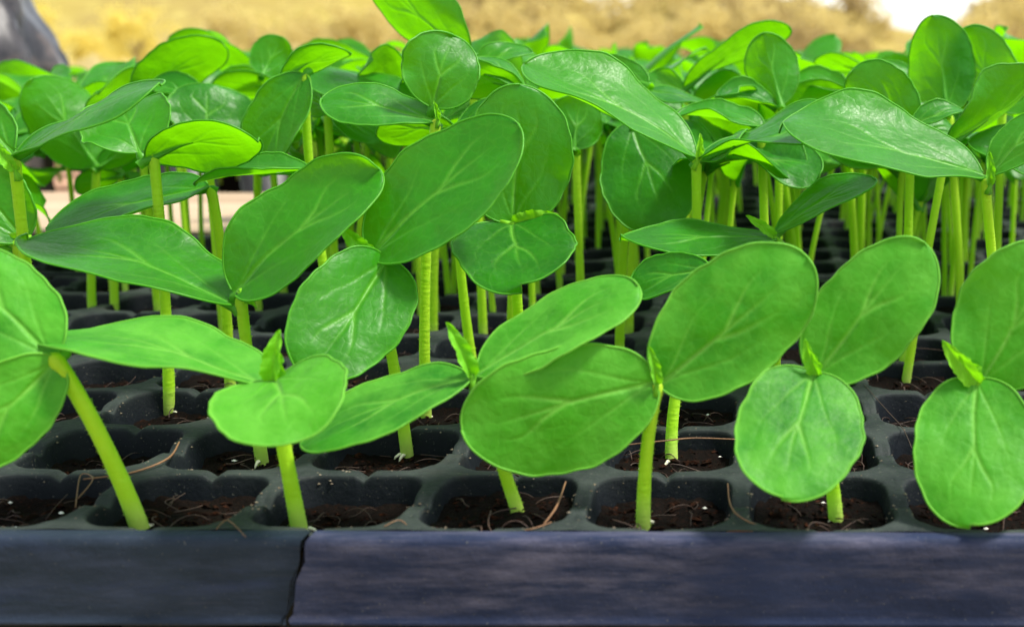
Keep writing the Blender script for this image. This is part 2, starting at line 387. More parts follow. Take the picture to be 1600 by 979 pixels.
# ------------------------------------------------------------------ seed trays
CELL_U = [-17, -13.5, -10.5, -7.5, -5, -3.4, -2.3, -1.2, 0, 1.2, 2.3, 3.4, 5, 7.5, 10.5, 13.5]
def cell_mesh(var=0):
    sq = []
    for s in range(4):
        for u in CELL_U:
            p = (u, -17.0); 
            for _ in range(s): p = (-p[1], p[0])
            sq.append((p, u))
    rings = [(17.0, 0, 0.0, 1.0, 1.0), (16.0, 7.6, .05, 1.0, 1.0), (15.4, 7.4, -.05, .95, 1.0), (15.1, 7.2, -.3, .6, .95), (14.9, 7.0, -1.0, .20, .8), (14.6, 6.9, -2.6, .08, .4), (13.8, 6, -5, .04, .1), (12.6, 5.5, -12, .0, 0), (9.5, 4.5, -42, 0, 0)]
    V = []; D = []; Fs = []; n = len(sq)
    for ri, (h, r, z, dust, notch) in enumerate(rings):
        for (p, u) in sq:
            x, y = p[0]/17*h, p[1]/17*h
            if r:
                cx = max(-(h-r), min(h-r, x)); cy = max(-(h-r), min(h-r, y)); dx, dy = x-cx, y-cy; l = math.hypot(dx, dy)
                if l > 1e-6: x, y = cx+dx/l*r, cy+dy/l*r
            sd_ = abs(p[0]) > 16.99 and abs(p[1]) < 16.99
            dz = -(1.9*math.exp(-(u/2.3)**2) if sd_ else 1.5*math.exp(-(u/1.3)**2))*notch
            # the junctions stand a little proud of the bridges between cells
            dz += .35*notch*(abs(u)/17)**2
            if 1 < ri < 6:
                g = math.atan2(y, x); k = noise.noise((math.cos(g)*2.3+var*7, math.sin(g)*2.3, 1.5)); k2 = noise.noise((math.cos(g)*7+var*7, math.sin(g)*7, 4.5))
                x *= 1+.014*k+.006*k2; y *= 1+.014*k+.006*k2; dz += .22*noise.noise((math.cos(g)*4+var*3, math.sin(g)*4, 9.5))
            V.append((x, y, z+dz)); D.append(max(0, min(1, dust*(1+.5*noise.noise((x*.25+var*5, y*.25, 3))))))
    for ri in range(len(rings)-1):
        for k in range(n):
            a, b = ri*n+k, ri*n+(k+1) % n
            Fs.append((a, b, b+n, a+n))
    Fs.append(tuple((len(rings)-1)*n+k for k in range(n)))
    me = mesh('cell', V, Fs, M_CELL)
    at_ = me.attributes.new('dust', 'FLOAT', 'POINT'); at_.data.foreach_set('value', D)
    return me
ME_CELLS = [cell_mesh(k) for k in range(7)]
def rim_profile():
    # outward offset, z : rolled top edge, face that leans out a little, small foot flange
    return [(0, .05), (1.6, 0.05), (2.9, -.2), (3.5, -.8), (3.75, -2.0), (3.8, -5), (3.85, -9), (3.9, -16.0), (4.0, -17.0), (4.5, -17.4), (4.7, -17.9), (4.4, -18.3), (3.6, -18.2), (3.2, -17.6), (3.0, -13), (2.9, -4)]
def rim_panel(name, p0, p1, outn, parent, mat, ends=None, nseg=40):
    prof = rim_profile(); m = len(prof); V = []; Fs = []
    p0, p1, outn = np.array(p0, float), np.array(p1, float), np.array(outn, float)
    L = np.linalg.norm(p1-p0); ax = (p1-p0)/L
    for i in range(nseg+1):
        t = i/nseg
        for (o, z) in prof:
            e0 = ends[0](z) if ends and ends[0] else 0.0
            e1 = ends[1](z) if ends and ends[1] else 0.0
            q = p0+ax*(e0+(L-e0+e1)*t)
            wob = .25*noise.noise((q[0]*.02+q[1]*.02, z*.05, 1.7))+.12*noise.noise((q[0]*.08, q[1]*.08, z*.1))
            oo = o + (wob if o > 1.5 else wob*o/1.5)
            V.append((q[0]+outn[0]*oo, q[1]+outn[1]*oo, z+.15*noise.noise((q[0]*.03, q[1]*.03, 9))))
    for i in range(nseg):
        for k in range(m-1):
            a = i*m+k; Fs.append((a, a+1, a+m+1, a+m) if True else ())
    Fs.append(tuple(range(m))); Fs.append(tuple(reversed(range(nseg*m, nseg*m+m))))
    me = mesh(name, V, Fs, mat)
    me.validate(); 
    return link(name, me, parent)
CELLS = []     # (tray index, row, col, centre x, y)
def tray(idx, x0, y0, cols, rows, label, rot=0.0):
    o = empty('seedling_tray', (x0, y0, 0)); prop(o, label, 'seedling tray', 'black seedling trays on the bench')
    o.rotation_euler = (0, 0, rot); cr, sr = math.cos(rot), math.sin(rot)
    for r in range(rows):
        for c in range(cols):
            lx, ly = (c+.5)*P, (r+.5)*P
            X, Y = x0+lx*cr-ly*sr, y0+lx*sr+ly*cr
            px, py = project((X, Y, 0))
            CELLS.append((idx, r, c, X, Y))
            q = link('cell', ME_CELLS[(r*5+c*3+(r*c) % 4) % 7], o); q.location = (lx*MM, ly*MM, 0)
    W, D = cols*P, rows*P
    if idx == 0:
        # the front rim is torn through below one cell
        xc = on_plane(474, 842, 0)[0]-x0
        crack = lambda z: -(-z/18)*4.0 + .55*math.sin(z*.9+1) + .3*math.sin(z*2.3)
        a = rim_panel('rim', (0, 0, 0), (xc-.15, 0, 0), (0, -1, 0), o, M_RIM_L, (None, lambda z: crack(z)-.35-.03*z*-1), 40)
        b = rim_panel('rim', (xc+.15, 0, 0), (W, 0, 0), (0, -1, 0), o, M_RIM_R, (lambda z: crack(z)+.25, None), 60)
        a['label'] = 'grey front rim left of the crack'; b['label'] = 'purple stained front rim right of the crack'
    else:
        rim_panel('rim', (0, 0, 0), (W, 0, 0), (0, -1, 0), o, M_RIM, None, 30)
    rim_panel('rim', (W, D, 0), (0, D, 0), (0, 1, 0), o, M_RIM, None, 30)
    rim_panel('rim', (W, 0, 0), (W, D, 0), (1, 0, 0), o, M_RIM, None, 16)
    rim_panel('rim', (0, D, 0), (0, 0, 0), (-1, 0, 0), o, M_RIM, None, 16)
    return o
TRAYS = [(0, -204, 0, 16, 8, 'nearest black seedling tray with a cracked purple grey front rim', 0.0),
         (1, -95, 282, 16, 8, 'black seedling tray directly behind the cracked front tray', 0.003),
         (2, -112, 565, 16, 8, 'rearmost black seedling tray in the dense far seedlings', -.004),
         (3, -276, 283, 5, 3, 'short black seedling tray in front of the pale timber at left', 0.0)]
for t in TRAYS: tray(*t)

# ------------------------------------------------------------------ potting soil, chips, strands
def cell_level(idx, r, c):
    rr = random.Random(idx*977+r*31+c*7); return -6.0+rr.uniform(-1.6, 1.4)
LEVEL = {}
def soil():
    sb = MB(); cb = MB(); fb = MB(); pb = MB(); rng = random.Random(5)
    for (idx, r, c, X, Y) in CELLS:
        px, py = project((X, Y, 0)); inv = -200 < px < 1800
        lv = cell_level(idx, r, c); LEVEL[(idx, r, c)] = lv
        near = (idx == 0 and r < 4 and inv); n = 22 if near else (12 if idx == 0 else 6)
        h, rad = 13.9, 6.0; V = []; Fs = []
        for i in range(n+1):
            for j in range(n+1):
                x, y = (i/n*2-1)*h, (j/n*2-1)*h
                cx = max(-(h-rad), min(h-rad, x)); cy = max(-(h-rad), min(h-rad, y)); dx, dy = x-cx, y-cy; l = math.hypot(dx, dy); ml = max(abs(dx), abs(dy))
                if l > 1e-6: x, y = cx+dx/l*ml, cy+dy/l*ml
                q = (X+x, Y+y)
                z = lv + 1.5*noise.noise((q[0]*.12, q[1]*.12, idx)) + 1.0*noise.noise((q[0]*.4, q[1]*.4, 5)) + .55*noise.noise((q[0]*1.1, q[1]*1.1, 8)) + .8*(max(abs(x), abs(y))/h)**4
                V.append((q[0], q[1], z))
        for i in range(n):
            for j in range(n):
                a = i*(n+1)+j; Fs.append((a, a+n+1, a+n+2, a+1))
        sb.add(V, Fs)
        nc = 0 if not inv else 150 if (idx == 0 and r < 2) else (80 if near else (25 if idx == 0 else 0))
        for _ in range(nc):
            x, y = rng.uniform(-12.8, 12.8), rng.uniform(-12.8, 12.8); s = rng.choice((.35, .5, .7, 1.0, 1.5))*rng.uniform(.7, 1.2)
            z = lv + 1.5*noise.noise(((X+x)*.12, (Y+y)*.12, idx)) + 1.0*noise.noise(((X+x)*.4, (Y+y)*.4, 5)) + .3
            T = Matrix.Rotation(rng.uniform(0, 6.28), 3, 'Z') @ Matrix.Rotation(rng.uniform(-.7, .7), 3, 'X')
            pts = [(-s, -.35*s, 0), (s*1.1, -.25*s, .1*s), (.9*s, .4*s, 0), (-.8*s, .45*s, .1*s), (0.1*s, .05*s, .5*s), (0, 0, -.35*s)]
            pts = [T @ Vector([u*rng.uniform(.75, 1.25) for u in p]) + Vector((X+x, Y+y, z)) for p in pts]
            cb.add(pts, [(0, 1, 4), (1, 2, 4), (2, 3, 4), (3, 0, 4), (1, 0, 5), (2, 1, 5), (3, 2, 5), (0, 3, 5)])
        nf = 0 if not inv else 11 if (idx == 0 and r < 2) else (9 if near else (2 if idx == 0 else 0))
        for _ in range(nf):
            x, y = rng.uniform(-12, 12), rng.uniform(-11, 12); a = rng.uniform(0, 6.28); L = rng.uniform(3, 10); z = lv+rng.uniform(.2, 1.6)
            d = np.array((math.cos(a), math.sin(a), 0)); sd_ = np.array((-math.sin(a), math.cos(a), 0))
            p0 = np.array((X+x, Y+y, z)); k1, k2 = rng.uniform(-.4, .4), rng.uniform(-.5, .5)
            pts = bez(p0-d*L*.5, p0-d*L*.2+sd_*L*k1+np.array((0, 0, rng.uniform(0, 2.5))), p0+d*L*.2+sd_*L*k2+np.array((0, 0, rng.uniform(0, 3))), p0+d*L*.5+np.array((0, 0, rng.uniform(-.5, 2.5))), 7)
            for p in pts:
                p[0] = min(max(p[0], X-13), X+13); p[1] = min(max(p[1], Y-13), Y+13)
            fb.tube(pts, rng.uniform(.09, .17), 4)
        if near and rng.random() < .75:
            for _ in range(rng.randint(1, 4)):
                x, y = rng.uniform(-12, 12), rng.uniform(-12, 12); s = rng.uniform(.25, .6)
                pts = [Vector((X+x, Y+y, lv+1.2)) + Vector(p)*s*rng.uniform(.7, 1.2) for p in ((1.6, 0, 0), (-1.6, 0, 0), (0, 1, 0), (0, -1, 0), (0, 0, .9), (0, 0, -.9))]
                pb.add(pts, [(0, 2, 4), (2, 1, 4), (1, 3, 4), (3, 0, 4), (2, 0, 5), (1, 2, 5), (3, 1, 5), (0, 3, 5)])
    prop(lift('potting_soil', sb.mesh('potting_soil', M_SOIL)), 'dark crumbly potting soil filling the tray cells', 'soil', None, 'stuff')
    prop(lift('coir_chips', cb.mesh('coir_chips', M_CHIP, False)), 'reddish brown coir chips scattered on the potting soil', 'coir chips', None, 'stuff')
    prop(lift('coir_fibres', fb.mesh('coir_fibres', M_FIBRE_D)), 'thin brown coir fibres curling on the potting soil', 'coir fibres', None, 'stuff')
    prop(lift('perlite_grains', pb.mesh('perlite_grains', M_PERL, False)), 'tiny white perlite grains on the potting soil', 'perlite', None, 'stuff')
soil()
def grains():
    rng = random.Random(12); b = MB()
    for (idx, r, c, X, Y) in CELLS:
        if idx != 0 or r > 3: continue
        px, py = project((X, Y, 0))
        if not (-200 < px < 1800): continue
        for _ in range(70 if r < 2 else 40):
            side = rng.randint(0, 3); u = rng.uniform(-16, 16); v = rng.gauss(15.3, .7)
            x, y = ((u, v), (u, -v), (v, u), (-v, u))[side]
            if abs(x) > 16.9 or abs(y) > 16.9 or (idx == 0 and r == 0 and y < -16): continue
            m_ = max(abs(x), abs(y)); z = .05 if m_ > 15.1 else -.25-(15.1-m_)*2.0
            if abs(u) < 3: z -= 1.2
            s_ = rng.choice((.10, .13, .16, .22, .34))
            pts = [Vector((X+x, Y+y, z)) + Vector(p)*s_*rng.uniform(.7, 1.3) for p in ((1.2, 0, 0), (-1.2, 0, 0), (0, 1, 0), (0, -1, 0), (0, 0, .9), (0, 0, -.6))]
            b.add(pts, [(0, 2, 4), (2, 1, 4), (1, 3, 4), (3, 0, 4), (2, 0, 5), (1, 2, 5), (3, 1, 5), (0, 3, 5)])
    m = simple('dried_dirt', ((.05, .035, .022), (.22, .19, .14)), 700, .9)
    prop(lift('dirt_grains', b.mesh('dirt_grains', m, False)), 'grains of dried dirt along the tray cell edges', 'dirt', None, 'stuff')
grains()
M_ROOT = simple('pale_root', ((.55, .52, .36), (.68, .66, .5)), 400, .7)
def strand(pp, label, r=.28, mat=None, zs=0.6):
    r = r*.66
    # a strand lying over the web of the tray: photo points taken down to the tray-top level
    pts = [on_plane(x, y, z) for (x, y, z) in pp]
    out = []
    for i in range(len(pts)-1):
        a = pts[max(i-1, 0)]; b, c = pts[i], pts[i+1]; d = pts[min(i+2, len(pts)-1)]
        for k in range(6):
            t = k/6
            out.append(.5*((2*b)+(-a+c)*t+(2*a-5*b+4*c-d)*t*t+(-a+3*b-3*c+d)*t**3))
    out.append(pts[-1])
    n = len(out); b = MB(); b.tube(out, [r*(1-.5*abs(i/(n-1)-.5)) for i in range(n)], 6)
    o = lift('coir_strand', b.mesh('coir_strand', mat or M_FIBRE)); prop(o, label, 'coir strand', 'loose coir strands on the front tray')
strand([(975, 695, .5), (1040, 688, 1.2), (1085, 684, 1.2), (1150, 686, .6)], 'long orange coir strand across the cells behind the middle stems', .32)
strand([(130, 748, .6), (205, 738, .6), (262, 716, 1.5), (280, 690, 1)], 'orange coir strand on the web beside the leaning left stem', .4)
strand([(118, 792, .6), (126, 742, 1.5), (145, 748, 2), (122, 778, .8)], 'looped thin coir strand on the web at left', .2)
strand([(850, 818, .5), (870, 790, 1.2), (884, 752, .8)], 'upright red brown coir strand against the web between the middle cells', .35)
strand([(790, 830, -2), (830, 826, .5), (862, 815, .5)], 'flat brown coir strand in front of the middle cell', .25)
strand([(1137, 755, .7), (1142, 790, .8), (1165, 812, .8), (1215, 830, -1)], 'bent brown coir strand over the web under the round pale leaf', .3)
strand([(1380, 546, .5), (1440, 544, 1.2), (1500, 551, .5)], 'thin dark coir strand behind the curved stem at right', .16, M_FIBRE_D)
strand([(1350, 600, .5), (1385, 640, 1), (1410, 668, 1), (1425, 700, .5)], 'thin brown coir strand across the web between right cells', .18, M_FIBRE_D)
strand([(600, 822, .5), (625, 812, .8), (645, 830, -.5)], 'small curled coir strand on the web beside the crack', .18)
strand([(338, 826, .4), (356, 812, .9), (384, 838, .3)], 'thin pale coir strand on the front web left of the crack', .16)

# ------------------------------------------------------------------ leaves
def vein_lines(rng):
    j = lambda s: rng.uniform(-s, s)
    q = .47+j(.06); f = (q, j(.05))
    L = [([(0, 0), (.25, j(.03)), f], 1.0), ([f, (q+.17, f[1]+j(.04)), (.84, j(.10))], .6)]
    a = .16+j(.03)
    L.append(([f, (q+.12, f[1]+a), (q+.25, .36+j(.05)), (q+.36, .40)], .75)); q2 = q-.05+j(.04); fb = (q2, f[1]*.8)
    L.append(([fb, (q2+.12, fb[1]-a), (q2+.25, -.36+j(.05)), (q2+.37, -.42)], .75))
    L.append(([(0, 0), (.12, .16), (.32, .40+j(.06)), (.52, .60+j(.06)), (.66, .66)], .42)); L.append(([(0, 0), (.12, -.16), (.32, -.40+j(.06)), (.52, -.60+j(.06)), (.66, -.66)], .42))
    return L
def seg_dist(px, py, ax, ay, bx, by):
    dx, dy = bx-ax, by-ay; t = np.clip(((px-ax)*dx+(py-ay)*dy)/(dx*dx+dy*dy+1e-9), 0, 1)
    return np.hypot(px-ax-t*dx, py-ay-t*dy)
def smooth_poly(pts):
    pts = [np.array(p, float) for p in pts]; out = []
    for i in range(len(pts)-1):
        a, b, c, d = pts[max(i-1, 0)], pts[i], pts[i+1], pts[min(i+2, len(pts)-1)]
        for k in range(4):
            t = k/4; out.append(.5*((2*b)+(-a+c)*t+(2*a-5*b+4*c-d)*t*t+(-a+3*b-3*c+d)*t**3))
    out.append(pts[-1]); return out
def leaf_mesh(name, L, W, bend=.5, cup=.12, twist=0.0, wave=.02, seed=0, ni=84, nj=60, mat=None, ab=.62, at_=.5, edge_curl=0.0, fold=0.0):
    """blade along +x, top side +z; L, W in mm; bend arches it, cup lifts (+) or lowers (-) the margins"""
    rng = random.Random(seed)
    th = np.linspace(0, math.pi, ni+1); t = .5*(1-np.cos(th)); t = .35*t + .65*np.linspace(0, 1, ni+1)**1.0
    t = .5*(1-np.cos(np.linspace(.0, math.pi, ni+1)))*.6+.4*np.linspace(0, 1, ni+1)
    pk = ab/(ab+at_); nrm = pk**ab*(1-pk)**at_
    w = (t**ab)*((1-t)**at_)/nrm*W/2
    w = np.maximum(w, np.where(t < .15, 1.15*(1-t/.15)+w*(t/.15), 0)); w[-1] = 0.02
    w = w*(1+.014*np.sin(t*17+rng.uniform(0, 6))+.010*np.sin(t*41+rng.uniform(0, 6)))
    asy = rng.uniform(-.07, .07); skew = rng.uniform(-.08, .08)
    s = np.linspace(-1, 1, nj+1)
    ang = bend*(t**1.2); dx = np.diff(t)
    mx = np.concatenate([[0], np.cumsum(np.cos(.5*(ang[1:]+ang[:-1]))*dx)]); mz = np.concatenate([[0], -np.cumsum(np.sin(.5*(ang[1:]+ang[:-1]))*dx)])
    ch = math.hypot(mx[-1], mz[-1]); ca, sa = mx[-1]/ch, mz[-1]/ch
    X0 = (mx*ca+mz*sa)/ch*L; Z0 = (-mx*sa+mz*ca)/ch*L
    T, S = np.meshgrid(t, s, indexing='ij'); Wd = w[:, None]
    U = S*Wd*(1+asy*np.sign(S)*np.sin(np.clip(T, 0, 1)*math.pi)) + W*skew*(T**2)*np.sin(T*math.pi)
    ve = np.zeros_like(T); UN = U/(W/2)
    for pts, wt in vein_lines(rng):
        pp = smooth_poly(pts); d = np.full_like(T, 99.)
        wu = np.array([np.interp(p[0], t, w) for p in pp])/(W/2)
        for i in range(len(pp)-1):
            d = np.minimum(d, seg_dist(T*L, U, pp[i][0]*L, pp[i][1]*wu[i]*W/2, pp[i+1][0]*L, pp[i+1][1]*wu[i+1]*W/2))
        # each vein thins out and fades towards its end
        t0, t9 = pp[0][0], pp[-1][0]; prog = np.clip((T-t0)/(t9-t0+1e-6), 0, 1)
        fade = 1-(.25 if wt == 1.0 else .92)*prog**1.3
        wid = .30+.26*wt*(1-.7*prog)
        ve = np.maximum(ve, wt*fade*np.exp(-(d/wid)**2))
    f1, f2, f3 = [rng.uniform(0, 6.28) for _ in range(3)]
    Z = Z0[:, None]+np.zeros_like(T)
    base_f = np.clip(1-T/.35, 0, 1)
    au = np.abs(UN)
    Z = Z + cup*W*.5*(au**2) + .12*W*base_f*au + fold*W*au
    Z = Z + edge_curl*W*.5*np.clip(au-.55, 0, 1)**2*4
    Z = Z + 1.5*wave*W*(np.sin(T*7+f1)*S*np.abs(S)+.7*np.sin(T*11+f2)*S**2*.6+.5*np.sin(T*5+S*2+f3))*np.clip(T*4, 0, 1)
    # sunk veins with the blade puffed up between them
    Z = Z - .34*ve*np.clip(T*6, 0, 1) + .10*np.sin(T*L*.45+f1)*np.sin(U*.6+f2)*(1-np.abs(S))
    tw = twist*(T-.2)
    Y = U*np.cos(tw)*(1-.12*abs(cup)); Z = Z + U*np.sin(tw)
    Xg = X0[:, None]+np.zeros_like(T)
    V = np.stack([Xg, Y, Z], -1).reshape(-1, 3)
    m = nj+1; Fs = []
    for i in range(ni):
        for k in range(nj):
            a = i*m+k; Fs.append((a, a+m, a+m+1, a+1))
    ev = np.clip((np.abs(S)-.93)/.07, 0, 1)
    EV = ev.reshape(-1).tolist(); VE = ve.reshape(-1).tolist(); UVs = np.stack([T*L/10+seed*.37, U/10+seed*.11], -1).reshape(-1, 2).tolist()
    V = V.tolist()
    # thickened margin
    loop = [i*m for i in range(ni+1)]+[i*m+nj for i in range(ni, -1, -1)]
    P_ = [np.array(V[i]) for i in loop]; r = .27; nb = len(P_); n0 = len(V); kk = 5
    nz = np.array([0, 0, 1.0])
    for q, p in enumerate(P_):
        tg = P_[min(q+1, nb-1)]-P_[max(q-1, 0)]; tg = tg/(np.linalg.norm(tg)+1e-9)
        a = np.cross(tg, nz); a = a/(np.linalg.norm(a)+1e-9); b = np.cross(a, tg)
        for k in range(kk):
            g = 2*math.pi*k/kk; V.append((p+a*r*math.cos(g)+b*r*math.sin(g)).tolist()); EV.append(1.0); VE.append(0.0); UVs.append(UVs[loop[q]])
    for q in range(nb-1):
        for k in range(kk):
            Fs.append((n0+q*kk+k, n0+q*kk+(k+1) % kk, n0+(q+1)*kk+(k+1) % kk, n0+(q+1)*kk+k))
    kb = MB(); mid = nj//2
    ks = [i for i in range(0, ni+1) if t[i] < .42][::3]
    kp = [(-1.6, 0, -1.9), (-.6, 0, -1.0)]+[(V[i*m+mid][0], V[i*m+mid][1], V[i*m+mid][2]-.75*(1-t[i]/.42)-.12) for i in ks]
    kr = [1.35, 1.3]+[max(.16, 1.15*(1-t[i]/.42)**1.2) for i in ks]
    kb.tube(kp, kr, 7, False)
    n1 = len(V); V += [list(v) for v in kb.V]; Fs += [tuple(i+n1 for i in f) for f in kb.F]; EV += [.7]*len(kb.V); VE += [.2]*len(kb.V); UVs += [[v[0]/10+seed*.37, v[1]/10] for v in kb.V]
    me = mesh(name, V, Fs, mat or M_LEAF)
    a = me.attributes.new('vein', 'FLOAT', 'POINT'); a.data.foreach_set('value', VE)
    a = me.attributes.new('edge', 'FLOAT', 'POINT'); a.data.foreach_set('value', EV)
    uvl = me.uv_layers.new(name='UVMap'); li = np.zeros(len(me.loops), int); me.loops.foreach_get('vertex_index', li)
    uvl.data.foreach_set('uv', np.array(UVs)[li].reshape(-1))
    return me
def bud_mesh(L=9.0, W=4.2, seed=0, open_=.6, teeth=7):
    a = bud_blade(L, W, seed, open_, teeth); b = bud_blade(L*.66, W*.7, seed+9, open_*.75, teeth-1)
    q = Matrix.Rotation(2.2, 3, 'X') @ Matrix.Rotation(-.35, 3, 'Y')
    n0 = len(a[0]); V = a[0]+[tuple(q @ Vector(v)) for v in b[0]]; Fs = a[1]+[tuple(i+n0 for i in f) for f in b[1]]; VE = a[2]+b[2]; EV = a[3]+b[3]; UVs = a[4]+b[4]
    me = mesh('true_leaf', V, Fs, M_BUD)
    at1 = me.attributes.new('vein', 'FLOAT', 'POINT'); at1.data.foreach_set('value', VE)
    at1 = me.attributes.new('edge', 'FLOAT', 'POINT'); at1.data.foreach_set('value', EV)
    uvl = me.uv_layers.new(name='UVMap'); li = np.zeros(len(me.loops), int); me.loops.foreach_get('vertex_index', li)
    uvl.data.foreach_set('uv', np.array(UVs)[li].reshape(-1))
    return me
def bud_blade(L=9.0, W=4.2, seed=0, open_=.6, teeth=9):
    """young true leaf: folded along the midrib, toothed margin"""
    rng = random.Random(seed); ni = teeth*4; nj = 8; V = []; VE = []; EV = []; Fs = []; UVs = []
    for i in range(ni+1):
        t = i/ni; w = (t**.45)*((1-t)**.75)/.62*W/2+.12
        ph = (t*teeth) % 1.0
        w *= 1+.15*(ph-.5) if .08 < t < .97 else 1
        for k in range(-nj//2, nj//2+1):
            s = k/(nj/2); u = abs(s)*w
            y = math.copysign(u*math.sin(open_), s); z = u*math.cos(open_) - .5*t*t*L*.45 + .30*math.sin(t*16+abs(s)*3+seed)*abs(s) + .25*noise.noise((t*5, s*2, seed*3.3))
            V.append((t*L, y, z)); VE.append(math.exp(-(s/.15)**2)*.7+.5*math.exp(-((ph-.5)/.2)**2)*abs(s)); EV.append(1.0 if abs(s) > .9 else 0); UVs.append((t*L/10, s*w/10))
    m = nj+1
    for i in range(ni):
        for k in range(nj): a = i*m+k; Fs.append((a, a+m, a+m+1, a+1))
    # petiole
    b = MB(); b.tube([(-2.5, 0, -.2), (-1, 0, 0), (.6, 0, .1)], [.75, .65, .45], 6)
    n0 = len(V); V += [tuple(v) for v in b.V]; Fs += [tuple(i+n0 for i in f) for f in b.F]; VE += [.3]*len(b.V); EV += [0]*len(b.V); UVs += [(0, 0)]*len(b.V)
    return V, Fs, VE, EV, UVs
BUDS = [bud_mesh(9, 5.2, 1, .95), bud_mesh(9, 4.4, 2, .85), bud_mesh(9, 5.2, 3, 1.1), bud_mesh(6, 3.6, 4, .7)]

def frame_mat(origin, a, n):
    a = a/np.linalg.norm(a); n = n-a*(n@a); n = n/np.linalg.norm(n); b = np.cross(n, a)
    Mx = Matrix.Identity(4)
    for i in range(3): Mx[i][0], Mx[i][1], Mx[i][2], Mx[i][3] = a[i], b[i], n[i], origin[i]*MM
    return Mx
def rot(v, ax, g):
    return v*math.cos(g)+np.cross(ax, v)*math.sin(g)+ax*(ax@v)*(1-math.cos(g))
USED = set(); SHOWN = [(55, 50, 9e3, 66), (150, 55, 9e3, 58), (500, 40, 9e3, 58), (372, 60, 9e3, 30)]   # where the photo shows the bag and the far field above the canopy
GRP = 'cucumber seedlings growing in the trays'
_seed = [100]
def stem_tube(pts, r0=1.75, r1=1.45, r2=1.9, hairs=0):
    n = len(pts); rad = []
    for i in range(n):
        t = i/(n-1); r = r0+(r1-r0)*min(1, t/.5) if t < .5 else r1
        if t > .86: r = r1+(r2-r1)*((t-.86)/.14)**1.5
        rad.append(r)
    d = np.array(pts[-1])-np.array(pts[-2]); d = d/np.linalg.norm(d)
    pts = list(pts)+[np.array(pts[-1])+d*.9, np.array(pts[-1])+d*1.6, np.array(pts[-1])+d*1.9]; rad = rad+[r2*.85, r2*.5, r2*.1]
    b = MB(); b.tube(pts, rad, 10, True, .9)
    if hairs:
        rng = random.Random(int(abs(float(pts[-1][0]))*1000)+hairs)
        for _ in range(hairs):
            q = rng.uniform(1.5, n-1.2); i = int(q); f = q-i; p = np.array(pts[i])*(1-f)+np.array(pts[i+1])*f; tg = np.array(pts[i+1])-np.array(pts[i]); tg = tg/np.linalg.norm(tg)
            a = rng.uniform(0, 6.2832); o = np.array((math.cos(a), math.sin(a), 0)); o = o-tg*(o@tg); o = o/np.linalg.norm(o); sd = np.cross(o, tg); r = rad[min(i, len(rad)-1)]*.93
            w = rng.uniform(.07, .12); L = rng.uniform(.3, .6)
            b.add([p+o*r+sd*w, p+o*r-sd*w*.5+tg*w, p+o*r-sd*w*.5-tg*w, p+o*(r+L)+tg*rng.uniform(-.1, .2)], [(0, 1, 3), (1, 2, 3), (2, 0, 3)])
        # soil drawn up round the foot
    return b
